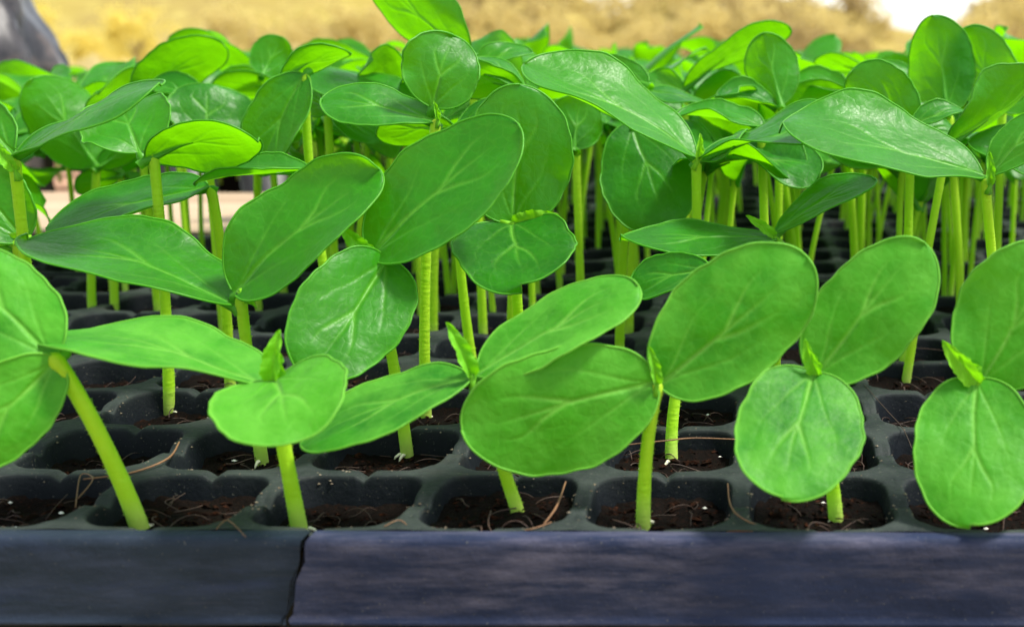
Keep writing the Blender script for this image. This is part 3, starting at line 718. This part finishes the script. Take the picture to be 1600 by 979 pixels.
def hero(label, base, row, node, leaves, bud=None, dyn=0.0, young=False, mid=None, idx=0, rs=1.0):
    """base: photo point of the stem foot (or a column number for hidden feet); node, leaves: photo points at that row's depth"""
    if isinstance(base, tuple):
        B = on_plane(base[0], base[1], -7.0)
    else:
        x0, y0 = TRAYS[idx][1], TRAYS[idx][2]
        Xn = at(node[0], node[1], y0+(row+.5)*P)[0]; c0 = (Xn-x0)/P-.5
        base = min(15, max(0, round(c0)))
        B = np.array((x0+(base+.5)*P+max(-10, min(10, (c0-base)*P)), y0+(row+.5)*P+random.uniform(-3, 3), -7.0))
    x0, y0 = TRAYS[idx][1], TRAYS[idx][2]
    USED.add((idx, int((B[1]-y0)//P), int((B[0]-x0)//P)))
    nY = B[1]+dyn
    Nn = at(node[0], node[1], nY)
    o = empty('cucumber_seedling', B); prop(o, label, 'seedling', GRP)
    Bv = np.array(B)
    h = Nn-Bv
    lo = Bv+np.array((0, 0, -4.0))
    if mid is None:
        p1 = Bv+np.array((h[0]*.12, h[1]*.1, h[2]*.4)); p2 = Bv+np.array((h[0]*.7, h[1]*.7, h[2]*.72))
    else:
        m_ = at(mid[0], mid[1], (Bv[1]+nY)/2); p1 = Bv*.35+m_*.65; p2 = m_*.55+Nn*.45
    pts = [lo-Bv]+[p-Bv for p in bez(Bv, p1, p2, Nn-np.array((0, 0, 1.5)), 18)]
    s = link('stem', stem_tube(pts, 1.68*rs, 1.38*rs, 1.5*rs, 170).mesh('stem', M_STEM), o)
    if isinstance(base, tuple):
        for k in range(2):
            a_ = random.uniform(0, 6.28); d_ = np.array((math.cos(a_), math.sin(a_), 0)); rb = MB()
            rb.tube([d_*1.0+np.array((0, 0, 1.2)), d_*2.0+np.array((0, 0, 1.5)), d_*2.9+np.array((0, 0, 1.0)), d_*3.6+np.array((0, 0, .1))], [.5, .45, .34, .12], 6)
            link('root', rb.mesh('root', M_ROOT), o)
    for lf in leaves:
        bx, by, tx, ty, dY, app, side = lf[:7]; kw = dict(lf[7]) if len(lf) > 7 else {}
        b0 = at(bx, by, nY); tp = at(tx, ty, nY+dY)
        a = tp-b0; L = np.linalg.norm(a); a = a/L; mid_ = (b0+tp)/2
        for f in (.25, .55, .85):
            hp = b0*(1-f)+tp*f; hx, hy = project(hp); SHOWN.append((hx, hy, hp[1], max(28, app*.56)))
        v = CAM-mid_; v = v/np.linalg.norm(v); sc = scale_at(mid_)
        n0 = v-a*(v@a); n0 = n0/np.linalg.norm(n0)
        ratio = kw.pop('ratio', .6); W = ratio*L; c = app/(W*sc)
        if c >= 1: W = app/sc; g = 0
        else: g = math.acos(c)
        fl = kw.pop('flip', None)
        c1, c2 = rot(n0, a, g), rot(n0, a, -g)
        if side == 'B': c1, c2 = -c1, -c2
        nn = c1 if c1[2] > c2[2] else c2
        if fl: nn = c2 if c1[2] > c2[2] else c1
        _seed[0] += 1
        if young: kw.setdefault('bend', random.uniform(.15, .5)); kw.setdefault('cup', random.uniform(-.06, .14)); kw.setdefault('twist', random.uniform(-.2, .2))
        else: kw.setdefault('bend', random.uniform(.3, .8)); kw.setdefault('cup', random.uniform(-.12, .30)); kw.setdefault('twist', random.uniform(-.35, .35)); kw.setdefault('fold', random.uniform(-.03, .12)); kw.setdefault('wave', random.uniform(.015, .04)); kw.setdefault('edge_curl', random.uniform(-.12, .22))
        kw.setdefault('seed', _seed[0])
        me = leaf_mesh('cotyledon', L, W, mat=M_LEAF_Y if young else M_LEAF, **kw)
        q = link('cotyledon', me, o); q.matrix_local = frame_mat(b0-Bv, a, nn)
    if bud:
        bx, by, tx, ty, k = bud[:5]
        b0 = at(bx, by, nY-1); tp = at(tx, ty, nY-3); a = tp-b0; L = np.linalg.norm(a)
        q = link('true_leaf', BUDS[k], o); v = CAM-b0
        Mx = frame_mat(b0-Bv, a, np.array((v[0]+90*(1 if k % 2 else -1), v[1], v[2]+60.0))); q.matrix_local = Mx @ Matrix.Scale(L/9.0 if k != 3 else L/6, 4)
    return o

# --- front row
hero('front seedling at far left on a thick leaning stem, nearest the frame edge', (222, 834), 0, (86, 552),
     [(82, 560, -80, 392, 6, 160, 'T', dict(ab=.5, cup=-.1)), (92, 560, -75, 725, -12, 130, 'T', dict(ab=.55, bend=.5))], None, -4, True, mid=(172, 690), rs=1.2)
hero('front seedling above the crack in the rim, with a pale rounded leaf facing forward', (470, 836), 0, (426, 596),
     [(414, 602, 80, 522, 10, 88, 'T', dict(bend=.45, cup=.1, ab=.6)), (428, 592, 466, 690, -26, 205, 'T', dict(ab=.42, at_=.42, bend=.7, cup=.12, ratio=.7))], (424, 600, 428, 522, 0), 0, True, mid=(447, 720), rs=1.1)
hero('front seedling in the third cell with one leaf dipping left and one rising right', (815, 816), 0, (744, 592),
     [(736, 590, 470, 692, -8, 92, 'T', dict(bend=.4, cup=.02, ab=.62)), (746, 585, 998, 448, 6, 100, 'T', dict(bend=.35, cup=.0, ab=.6))], (738, 590, 706, 506, 1), 0, True, mid=(775, 700), rs=.95)
hero('front seedling with the largest oval leaf hanging over the middle cells', (1005, 828), 0, (1026, 598),
     [(1028, 596, 722, 672, -6, 196, 'T', dict(ab=.5, bend=.35, cup=-.1)), (1030, 602, 1262, 402, 4, 190, 'T', dict(ab=.5, bend=.25, cup=-.06))], (1026, 602, 1020, 546, 1), 0, True, mid=(1004, 700), rs=1.0)
hero('front seedling whose round pale leaf hangs towards the viewer right of centre', (1307, 822), 0, (1272, 584),
     [(1272, 590, 1445, 380, 4, 160, 'T', dict(ab=.5, bend=.3, cup=-.05)), (1270, 580, 1222, 778, -27, 198, 'T', dict(ab=.42, at_=.45, bend=.35, cup=-.06, ratio=.7, twist=0))], (1276, 588, 1256, 536, 0), 0, True, mid=(1298, 700), rs=1.0)
hero('front seedling at the right edge with a broad leaf hanging to the soil', (1535, 822), 0, (1532, 600),
     [(1530, 602, 1655, 385, 4, 185, 'T', dict(ab=.5, bend=.3)), (1526, 590, 1515, 822, -23, 190, 'T', dict(ab=.45, at_=.45, bend=.3, cup=-.06, ratio=.7, twist=0))], (1530, 602, 1476, 540, 0), 0, True, rs=1.0)
# --- second row
hero('second row seedling at left with a long flat leaf and a raised oval leaf', (410, 726), 1, (376, 462),
     [(366, 476, 42, 372, 8, 108, 'T', dict(ab=.55, bend=.4, cup=.08, twist=.05, fold=.03, edge_curl=.08)), (366, 458, 590, 262, 8, 136, 'T', dict(ab=.5, bend=.3, twist=.05, fold=.03, edge_curl=.08))], (380, 462, 400, 478, 3), 2, False, mid=(384, 540))
hero('second row seedling with a leaf bending down in front and a tall oval leaf behind', (637, 716), 1, (580, 404),
     [(580, 400, 812, 196, 6, 148, 'T', dict(ab=.5, bend=.25, twist=.05, fold=.03, edge_curl=.08)), (606, 404, 484, 592, -27, 164, 'T', dict(ab=.45, at_=.45, bend=.45, cup=-.05))], (582, 404, 532, 356, 2), 0, False, mid=(617, 550))
hero('second row seedling hidden behind the big middle leaf, with a shaded leaf tip', (1050, 726), 1, (1105, 425),
     [(1110, 418, 984, 450, 4, 58, 'T'), (1110, 420, 1225, 440, 10, 50, 'T')], None, 14, False, mid=(1040, 600))
hero('seedling at the left edge with a small bright true leaf between two leaves', (60, 640), 2, (28, 382),
     [(38, 376, -50, 268, 4, 112, 'T', dict(ab=.5)), (20, 392, -90, 420, -4, 60, 'T')], (34, 372, -20, 378, 2), -14, False)
# --- third and later rows
hero('seedling with a slender pointed leaf above the long flat left leaf', 4, 3, (330, 294),
     [(326, 292, 72, 358, -6, 62, 'T', dict(ab=.66, at_=.6, bend=.3)), (486, 266, 304, 288, -6, 22, 'T', dict(bend=.3))], None, -4, False, mid=(350, 370))
hero('seedling with a pale cupped leaf and a broad upright leaf in the middle', 8, 2, (803, 352),
     [(802, 350, 812, 132, 4, 166, 'T', dict(ab=.45, at_=.5, bend=.2, cup=-.08, ratio=.75)), (800, 348, 814, 448, -30, 188, 'T', dict(ab=.42, at_=.42, bend=.45, cup=.06, ratio=.72, twist=0, fold=0, edge_curl=0))], (800, 350, 868, 334, 2), -2, False)
hero('seedling with a long pale leaf edge on and a glossy curved leaf above it', 10, 3, (1213, 376),
     [(1212, 372, 970, 374, -16, 46, 'T', dict(bend=.1, cup=-.03, wave=.02, ratio=.55, twist=0)), (1210, 366, 1368, 280, 6, 50, 'T', dict(bend=.55, ab=.8, ratio=.5))], (1212, 372, 1170, 336, 1), -8, False)
hero('seedling with a broad pale leaf drooping above the middle stems', 8, 4, (988, 192),
     [(986, 190, 1042, 360, -20, 150, 'T', dict(ab=.55, bend=.35, cup=-.1, ratio=.75, twist=0, fold=0, edge_curl=0)), (990, 196, 905, 150, 14, 40, 'B')], None, -6, False)
hero('seedling with a very long glossy leaf sloping up to the left', 9, 3, (1088, 248),
     [(1088, 246, 820, 98, 0, 82, 'T', dict(ab=.7, bend=.35, cup=.12, twist=.05, fold=.03, edge_curl=.08)), (1088, 250, 1340, 196, 0, 36, 'T', dict(bend=.5, ab=.8))], (1090, 250, 1096, 212, 3), -4, False)
hero('seedling with a long horizontal leaf at right beside a closed bud', 11, 3, (1540, 280),
     [(1536, 274, 1222, 196, -10, 98, 'T', dict(ab=.62, bend=.3, cup=.02, twist=.05, fold=.03, edge_curl=.08)), (1546, 272, 1650, 176, 2, 66, 'T')], (1546, 290, 1549, 240, 1), -10, False)
hero('seedling at the right edge with a pale rounded leaf tip', (1640, 600), 3, (1640, 262),
     [(1640, 258, 1512, 226, -4, 68, 'T', dict(ab=.45)), (1650, 258, 1740, 220, 4, 50, 'T')], None, 4, False)
hero('seedling on a strongly curved stem at right with a dark folded leaf', (1414, 606), 3, (1478, 232),
     [(1478, 228, 1625, 112, 6, 44, 'B', dict(bend=-.3)), (1424, 196, 1508, 174, 2, 32, 'T')], None, 4, False, mid=(1440, 440), rs=.88)
hero('seedling with a saddle shaped leaf glowing from behind at left', (265, 650), 2, (240, 244),
     [(228, 250, 404, 218, -2, 84, 'B', dict(bend=.9, cup=-.2)), (218, 238, 184, 160, 12, 138, 'T', dict(ab=.4, at_=.4, ratio=.9, bend=.3, twist=0, edge_curl=0, fold=0))], None, 4, False, mid=(262, 450))
hero('seedling with a dull green cupped leaf at far left', (145, 502), 4, (150, 262),
     [(150, 258, 52, 122, -4, 112, 'B', dict(ab=.5, cup=.15)), (152, 262, 215, 228, 4, 40, 'B')], None, 0, False)
hero('seedling at the left edge with a narrow leaf seen along its margin', 1, 2, (22, 246),
     [(22, 242, 250, 132, -8, 26, 'T', dict(bend=.2, ab=.7, ratio=.5)), (20, 238, -50, 165, 6, 76, 'T')], (24, 268, -10, 220, 0), -10, False)
hero('seedling with a rounded veined leaf tilted to the viewer at left', 4, 5, (322, 214),
     [(322, 212, 328, 132, 10, 130, 'T', dict(ab=.4, at_=.42, ratio=.9)), (322, 214, 390, 250, -6, 40, 'T')], None, 0, False)
hero('tall seedling with an upright leaf glowing against the golden bushes at left', 3, 6, (214, 160),
     [(214, 155, 350, 70, 4, 82, 'B', dict(ab=.5)), (330, 168, 238, 128, -4, 46, 'T')], None, 0, False)
hero('seedling with a dark leaf hanging straight down', 5, 4, (478, 118),
     [(476, 116, 400, 272, -6, 84, 'T', dict(ab=.5, bend=.4, ratio=.55)), (440, 122, 548, 84, 4, 44, 'B', dict(cup=.1))], None, 0, False, mid=(470, 300))
hero('seedling with pale folded leaves above the leftmost pale stems', 6, 5, (512, 172),
     [(512, 168, 436, 148, -14, 46, 'T', dict(bend=.6, ratio=.8)), (520, 178, 600, 215, -2, 50, 'T')], None, 0, False)
hero('seedling with a squarish veined leaf facing forward below the tallest leaf', (666, 662), 2, (680, 188),
     [(676, 168, 708, 55, 6, 118, 'T', dict(ab=.45, at_=.45, ratio=.95, cup=-.08)), (678, 190, 502, 156, -2, 62, 'T', dict(bend=.4, ab=.6))], (684, 188, 680, 160, 3), 6, False, mid=(655, 420))
hero('seedling with a leaf twisted sideways under the middle canopy', (742, 590), 3, (712, 204),
     [(712, 202, 588, 212, -4, 58, 'B', dict(bend=.6, cup=.1)), (716, 200, 790, 170, 6, 40, 'T')], None, -4, False, mid=(705, 380))
hero('tallest seedling with a large leaf lit from behind rising out of the frame', 7, 5, (738, 100),
     [(732, 90, 572, -34, 2, 96, 'B', dict(ab=.55, cup=.05)), (740, 104, 832, 82, 6, 34, 'T')], None, 0, False)
hero('seedling with a bright cupped leaf in the middle of the canopy', 8, 4, (818, 150),
     [(820, 142, 692, 128, -6, 62, 'B', dict(bend=.8, cup=.15)), (816, 140, 745, 88, 6, 34, 'T')], None, 0, False)
hero('seedling with a bright round leaf turned away in the far middle', 9, 5, (1008, 142),
     [(1012, 134, 926, 104, 2, 62, 'B', dict(ab=.45, at_=.42, ratio=.62)), (1010, 142, 1110, 165, -4, 24, 'T')], None, 0, False)
hero('seedling with a long strap of leaf reaching up to the right', 9, 6, (1070, 142),
     [(1068, 138, 1236, 46, 2, 34, 'B', dict(bend=.45, ratio=.5)), (1070, 142, 1010, 120, 4, 36, 'T')], None, 0, False)
hero('seedling with a pointed upright leaf shaded at its tip', 10, 5, (1218, 168),
     [(1220, 164, 1192, 52, 3, 84, 'B', dict(ab=.6, at_=.55, ratio=.72)), (1214, 168, 1120, 150, -6, 30, 'T')], None, 0, False)
hero('seedling with a dark glossy leaf facing forward at right', 10, 4, (1424, 196),
     [(1426, 194, 1330, 112, 3, 104, 'T', dict(ab=.45, at_=.45, ratio=.75)), (1420, 200, 1500, 215, 4, 30, 'T')], None, 0, False)
hero('seedling with the brightest upright leaf lit from behind at right', 11, 5, (1484, 180),
     [(1480, 176, 1458, 24, 3, 106, 'B', dict(ab=.45, at_=.52, ratio=.68)), (1480, 180, 1400, 200, -6, 30, 'T')], None, 4, False)
hero('seedling with a bright leaf carrying a leaf shadow at the right edge', 12, 5, (1566, 172),
     [(1564, 170, 1510, 42, 4, 100, 'B', dict(ab=.5, at_=.5, ratio=.7)), (1566, 172, 1640, 110, 2, 60, 'B')], None, 6, False)
hero('seedling with a pale wrinkled leaf lying flat behind the closed tuft', 9, 4, (1190, 205),
     [(1196, 200, 1056, 178, 4, 30, 'T', dict(bend=.4)), (1130, 225, 1280, 278, -14, 46, 'T', dict(bend=.3))], None, 0, False)
hero('seedling with a folded dark leaf right of the pointed leaf', 10, 6, (1320, 150),
     [(1328, 148, 1225, 172, -4, 40, 'B', dict(bend=.5)), (1326, 140, 1236, 128, 6, 38, 'T')], None, 0, False)
hero('seedling with a shallow arched leaf against the far bushes at right', 9, 7, (1352, 112),
     [(1350, 110, 1272, 98, 4, 28, 'B', dict(bend=.4)), (1352, 112, 1430, 120, 4, 20, 'T')], None, 0, False)
hero('seedling with a small dark leaf in front of the black pots', (180, 502), 4, (190, 275),
     [(190, 274, 120, 300, -2, 36, 'B'), (192, 272, 235, 300, 4, 30, 'T')], None, 6, False)
hero('seedling with upright pale leaf edges behind the dark hanging leaf', 4, 7, (415, 130),
     [(410, 118, 440, 58, 6, 62, 'B', dict(ab=.5)), (440, 140, 332, 140, 0, 46, 'B')], None, 0, False)

hero('seedling with a long pale leaf stretched left behind the squarish leaf', 7, 5, (692, 190),
     [(690, 186, 486, 116, 2, 50, 'T', dict(ab=.6, bend=.3)), (694, 188, 770, 150, 8, 34, 'T')], None, 0, False)
hero('seedling with a deep folded leaf under the long glossy leaf', 8, 5, (900, 235),
     [(896, 232, 905, 150, 4, 90, 'B', dict(ab=.5, cup=.1)), (900, 236, 860, 160, 8, 60, 'B')], None, 0, False)

# ------------------------------------------------------------------ the rest of the seedlings
def random_leaf_pool():
    pool = []
    for k in range(18):
        L = random.uniform(37, 46)
        pool.append((leaf_mesh('cotyledon', L, L*random.uniform(.54, .62), bend=random.uniform(.3, 1.3), cup=random.uniform(-.2, .35), twist=random.uniform(-.7, .7), fold=random.uniform(-.04, .15), edge_curl=random.uniform(-.3, .4), wave=random.uniform(.02, .075), seed=500+k, ni=26, nj=16, ab=random.uniform(.5, .65)), L))
    return pool
POOL = random_leaf_pool()
ROWS = {}
def stem_pool():
    out = []
    for k in range(10):
        rng = random.Random(900+k); lx, ly = rng.uniform(-10, 10), rng.uniform(-10, 10)
        pts = [np.array((0, 0, -4.))]+bez((0, 0, 0), (lx*.1, ly*.1, 30), (lx*.6+rng.uniform(-4, 4), ly*.6, 55), (lx, ly, 80), 12)
        out.append((stem_tube(pts, 1.35, 1.1, 1.5, 60).mesh('stem', M_STEM), np.array((lx, ly, 80.))))
    return out
STEMS = stem_pool()
def random_plant(X, Y, lv, h, rng, key):
    me, top = rng.choice(STEMS); k = h/80
    for _ in range(8):
        g = rng.uniform(0, 6.28)
        T = np.array((top[0]*math.cos(g)-top[1]*math.sin(g), top[0]*math.sin(g)+top[1]*math.cos(g), h-1))
        az = rng.uniform(0, 6.28); lv_ = []; bad = 0
        for side in (0, 1):
            a_ = az+math.pi*side+rng.uniform(-.5, .5); el = rng.choice((rng.uniform(-.25, .35), rng.uniform(.1, .8)))
            a = np.array((math.cos(a_)*math.cos(el), math.sin(a_)*math.cos(el), math.sin(el)))
            n = rot(np.array((-math.cos(a_)*math.sin(el), -math.sin(a_)*math.sin(el), math.cos(el))), a, rng.uniform(-.5, .5))
            lv_.append((a, n))
            for f in (4, 20, 38):
                w_ = np.array((X, Y, lv))+T+a*f; qx, qy = project(w_)
                for (hx, hy, hY, hr) in SHOWN:
                    if hY > w_[1] and (qx-hx)**2+(qy-hy)**2 < hr*hr: bad += 1
        if not bad: break
    else: return
    o = empty('cucumber_seedling', (X, Y, lv)); prop(o, None, 'seedling', GRP); ROWS.setdefault(key, []).append((X, o))
    s = link('stem', me, o); s.scale = (1, 1, k); s.rotation_euler = (0, 0, g)
    for a, n in lv_:
        m, L = rng.choice(POOL)
        q = link('cotyledon', m, o); q.matrix_local = frame_mat(T+a*1.0, a, n) @ Matrix.Scale(rng.uniform(.85, 1.1), 4)
    if rng.random() < .5:
        a_ = rng.uniform(0, 6.28); q = link('true_leaf', BUDS[rng.randint(0, 3)], o)
        q.matrix_local = frame_mat(T+np.array((0, 0, 1.5)), np.array((math.cos(a_)*.5, math.sin(a_)*.5, .8)), np.array((-math.sin(a_), math.cos(a_), .2))) @ Matrix.Scale(rng.uniform(.6, 1.0), 4)
def fill():
    rng = random.Random(77)
    for (idx, r, c, X, Y) in CELLS:
        if (idx, r, c) in USED or (idx, r, c) not in LEVEL: continue
        px, _ = project((X, Y, 40)); off = not (-110 < px < 1710)
        if idx == 0 and r < 4 and not off: continue
        if off and (r < 2 and idx == 0 or not -260 < px < 2050 or rng.random() < .25 or idx == 2): continue
        if rng.random() < .03: continue
        if idx == 0: h = rng.uniform(56, 66) if r < 6 else rng.uniform(64, 76)
        elif idx == 3: h = rng.uniform(48, 66)
        elif idx == 1: h = rng.uniform(58, 86)
        else: h = rng.uniform(62, 86)
        if idx == 2 and r >= 3: continue
        if idx != 2 and not off and rng.random() < (.62 if (idx == 0 or r < 4) else .2):
            random_plant(X+rng.uniform(-9, 9), Y+rng.uniform(-9, 9), LEVEL[(idx, r, c)], h*rng.uniform(.8, 1.0), rng, ('short', r) if idx == 3 else (idx, r+(0, 8, 16)[idx]))
        random_plant(X+rng.uniform(-5, 5), Y+rng.uniform(-5, 5), LEVEL[(idx, r, c)], h, rng, ('short', r) if idx == 3 else (idx, r+(0, 8, 16)[idx]))
    for key, row in ROWS.items():
        row.sort(key=lambda q: q[0]); inside = []; out = []
        for X, o in row:
            px, _ = project((X, o.location[1]/MM, 40))
            if -110 < px < 1710: inside.append((X, o))
            else: out.append((px, o))
        for sd_, name in ((0, 'left'), (1, 'right')):
            for k, (px, o) in enumerate([q for q in out if (q[0] > 800) == bool(sd_)]):
                o['label'] = 'seedling past the %s picture edge, %s there in the %s row%s' % (name, ORDINALS[k], ORDINALS[key[1]], ', short tray' if key[0] == 'short' else '')
        row = inside
        for k, (_, o) in enumerate(row):
            if key[0] == 'short': o['label'] = 'cucumber seedling, %s from the left in the %s row of the short left tray' % (ORDINALS[k], ORDINALS[key[1]])
            else: o['label'] = 'crowded cucumber seedling, %s from the left in the %s row from the front' % (ORDINALS[k], ORDINALS[key[1]])
fill()

def far_mass():
    rng = random.Random(31); V = []; Fs = []; MI = []; n0 = 0
    low = [leaf_mesh('leafmass', 38, 22, bend=rng.uniform(.2, .8), cup=rng.uniform(-.1, .15), twist=rng.uniform(-.4, .4), seed=700+k, ni=10, nj=6) for k in range(5)]
    LV = []
    for m in low:
        co = np.empty(len(m.vertices)*3); m.vertices.foreach_get('co', co); LV.append((co.reshape(-1, 3)/MM, [tuple(p.vertices) for p in m.polygons]))
    y = 685.0
    while y < 1260:
        x = -420.0
        while x < 560:
            px, _ = project((x, y, 50))
            if -60 < px < 1660:
                X, Y = x+rng.uniform(-7, 7), y+rng.uniform(-7, 7); h = rng.uniform(60, 86); B = np.array((X, Y, -7.0)); T = B+np.array((rng.uniform(-9, 9), rng.uniform(-9, 9), h))
                b = MB(); b.tube(bez(B, B+np.array((0, 0, h*.5)), T-np.array((0, 0, 20)), T, 5), 1.5, 5)
                V += [tuple(v) for v in b.V]; Fs += [tuple(i+n0 for i in f) for f in b.F]; MI += [1]*len(b.F); n0 = len(V)
                az = rng.uniform(0, 6.28)
                for sd_ in (0, 1):
                    a_ = az+math.pi*sd_+rng.uniform(-.5, .5); el = rng.uniform(-.25, .4)
                    a = np.array((math.cos(a_)*math.cos(el), math.sin(a_)*math.cos(el), math.sin(el))); n = rot(np.array((-math.cos(a_)*math.sin(el), -math.sin(a_)*math.sin(el), math.cos(el))), a, rng.uniform(-.4, .4)); bb = np.cross(n, a)
                    co, fs = rng.choice(LV); q = T+co[:, :1]*a+co[:, 1:2]*bb+co[:, 2:]*n
                    V += [tuple(v) for v in q]; Fs += [tuple(i+n0 for i in f) for f in fs]; MI += [0]*len(fs); n0 = len(V)
            x += 32
        y += 34
    me = mesh('far_seedlings', V, Fs, M_LEAF); me.materials.append(M_STEM); me.polygons.foreach_set('material_index', MI)
    prop(lift('far_seedlings', me), 'mass of far seedlings beyond the last tray one can make out', 'seedlings', None, 'stuff')
    for m in low: bpy.data.meshes.remove(m)
    b = MB(); b.box(-430, 570, 845, 1270, -46, -8)
    o = empty('seedling_tray', (0, 0, 0)); prop(o, 'dark tray bed under the far mass of seedlings', 'seedling tray', 'black seedling trays on the bench')
    link('tray_bed', b.mesh('tray_bed', M_SOIL, False), o)
far_mass()

# ------------------------------------------------------------------ bench, timber, pots, poly bag
def bench():
    o = empty('wooden_bench', (100, 350, -ZT)); prop(o, 'timber slatted bench under the seedling trays', 'bench')
    zb = ZT-48
    for k in range(14):
        b = MB(); y = -330+k*125; b.box(-900, 900, y, y+95, zb-22, zb); q = link('slat', b.mesh('slat', M_WOODEND, False), o)
    for x in (-800, 0, 800):
        b = MB(); b.box(x-30, x+30, -340, 1400, zb-90, zb-22.5); link('bearer', b.mesh('bearer', M_WOODEND, False), o)
        for y in (-300, 1340):
            b = MB(); b.box(x-28, x+28, y-28, y+28, 0, zb-90.5); link('leg', b.mesh('leg', M_WOODEND, False), o)
bench()
def timber():
    o = empty('timber_board', (-420, 400, -48)); prop(o, 'pale sawn timber block behind the short tray at left', 'timber')
    b = MB(); b.box(-400, 318, 3, 175, 8, 47.5); link('top_board', b.mesh('top_board', M_WOOD, False), o)
    b = MB(); b.box(-400, 318, 0, 172, 0, 7.8); link('lower_board', b.mesh('lower_board', M_WOODEND, False), o)
timber()
def pot(X, Y, z, r, h, label):
    o = empty('plant_pot', (X, Y, z)); prop(o, label, 'pot', 'black pots behind the timber')
    for name, prof in (('body', [(r*.72, 0), (r*.95, h*.86), (r*.9, h*.86), (r*.7, 2)]), ('lip', [(r*.955, h*.84), (r*1.06, h*.85), (r*1.06, h), (r*.97, h), (r*.955, h*.9)])):
        V = []; Fs = []; n = 24; m = len(prof)
        for k in range(n):
            a = 6.2832*k/n
            for (q, z_) in prof: V.append((q*math.cos(a), q*math.sin(a), z_))
        for k in range(n):
            for i in range(m-1):
                k2 = (k+1) % n; Fs.append((k*m+i, k2*m+i, k2*m+i+1, k*m+i+1))
        if name == 'body': Fs.append(tuple(k*m for k in range(n)))
        link(name, mesh(name, V, Fs, M_POT), o)
for X, Y, r, h, l in ((-262, 640, 22, 90, 'left black pot standing behind the timber'), (-212, 655, 22, 88, 'middle black pot standing behind the timber'), (-320, 650, 24, 92, 'black pot nearest the grey poly bag')):
    pot(X, Y, -48, r, h, l)
def poly_bag():
    o = empty('grow_bag', (-486, 660, -48)); prop(o, 'crumpled grey plastic grow bag standing behind the seedlings at top left', 'grow bag')
    nu, nv = 96, 70; V = []; Fs = []; H = 360
    for j in range(nv+1):
        t = j/nv
        for i in range(nu):
            a = 6.2832*i/nu; R = 104*(1-.10*math.cos(t*9.0)*.5-.12*t+.10*math.exp(-((t-.34)/.10)**2))
            c, s = math.cos(a), math.sin(a)
            cr = 11*noise.noise((c*1.6, s*1.6, t*2.2)) - 16*abs(noise.noise((c*2.6+4, s*2.6, t*4.2+1))) - 10*abs(noise.noise((c*5+t*3, s*5+2, t*6))) - 4*abs(noise.noise((c*12, s*12, t*14))) + 9
            for (f0, fw, fd) in ((-.35, .10, 15), (-.75, .07, 11), (-1.15, .12, 16), (.15, .09, 9)):
                cr -= fd*math.exp(-(((a if a < 3.14 else a-6.2832)-f0-.5*math.sin(t*5+f0*9)*.35)/fw)**2)
            V.append(((R+cr)*c, (R+cr)*s*.9, t*H))
    for j in range(nv):
        for i in range(nu):
            i2 = (i+1) % nu; Fs.append((j*nu+i, j*nu+i2, (j+1)*nu+i2, (j+1)*nu+i))
    Fs.append(tuple(range(nu-1, -1, -1)))
    link('film', mesh('film', V, Fs, M_BAG), o)
    b = MB(); b.add([(86*math.cos(6.2832*i/24), 78*math.sin(6.2832*i/24), H*.82) for i in range(24)], [tuple(range(24))]); link('soil_fill', b.mesh('soil_fill', M_SOIL, False), o)
poly_bag()
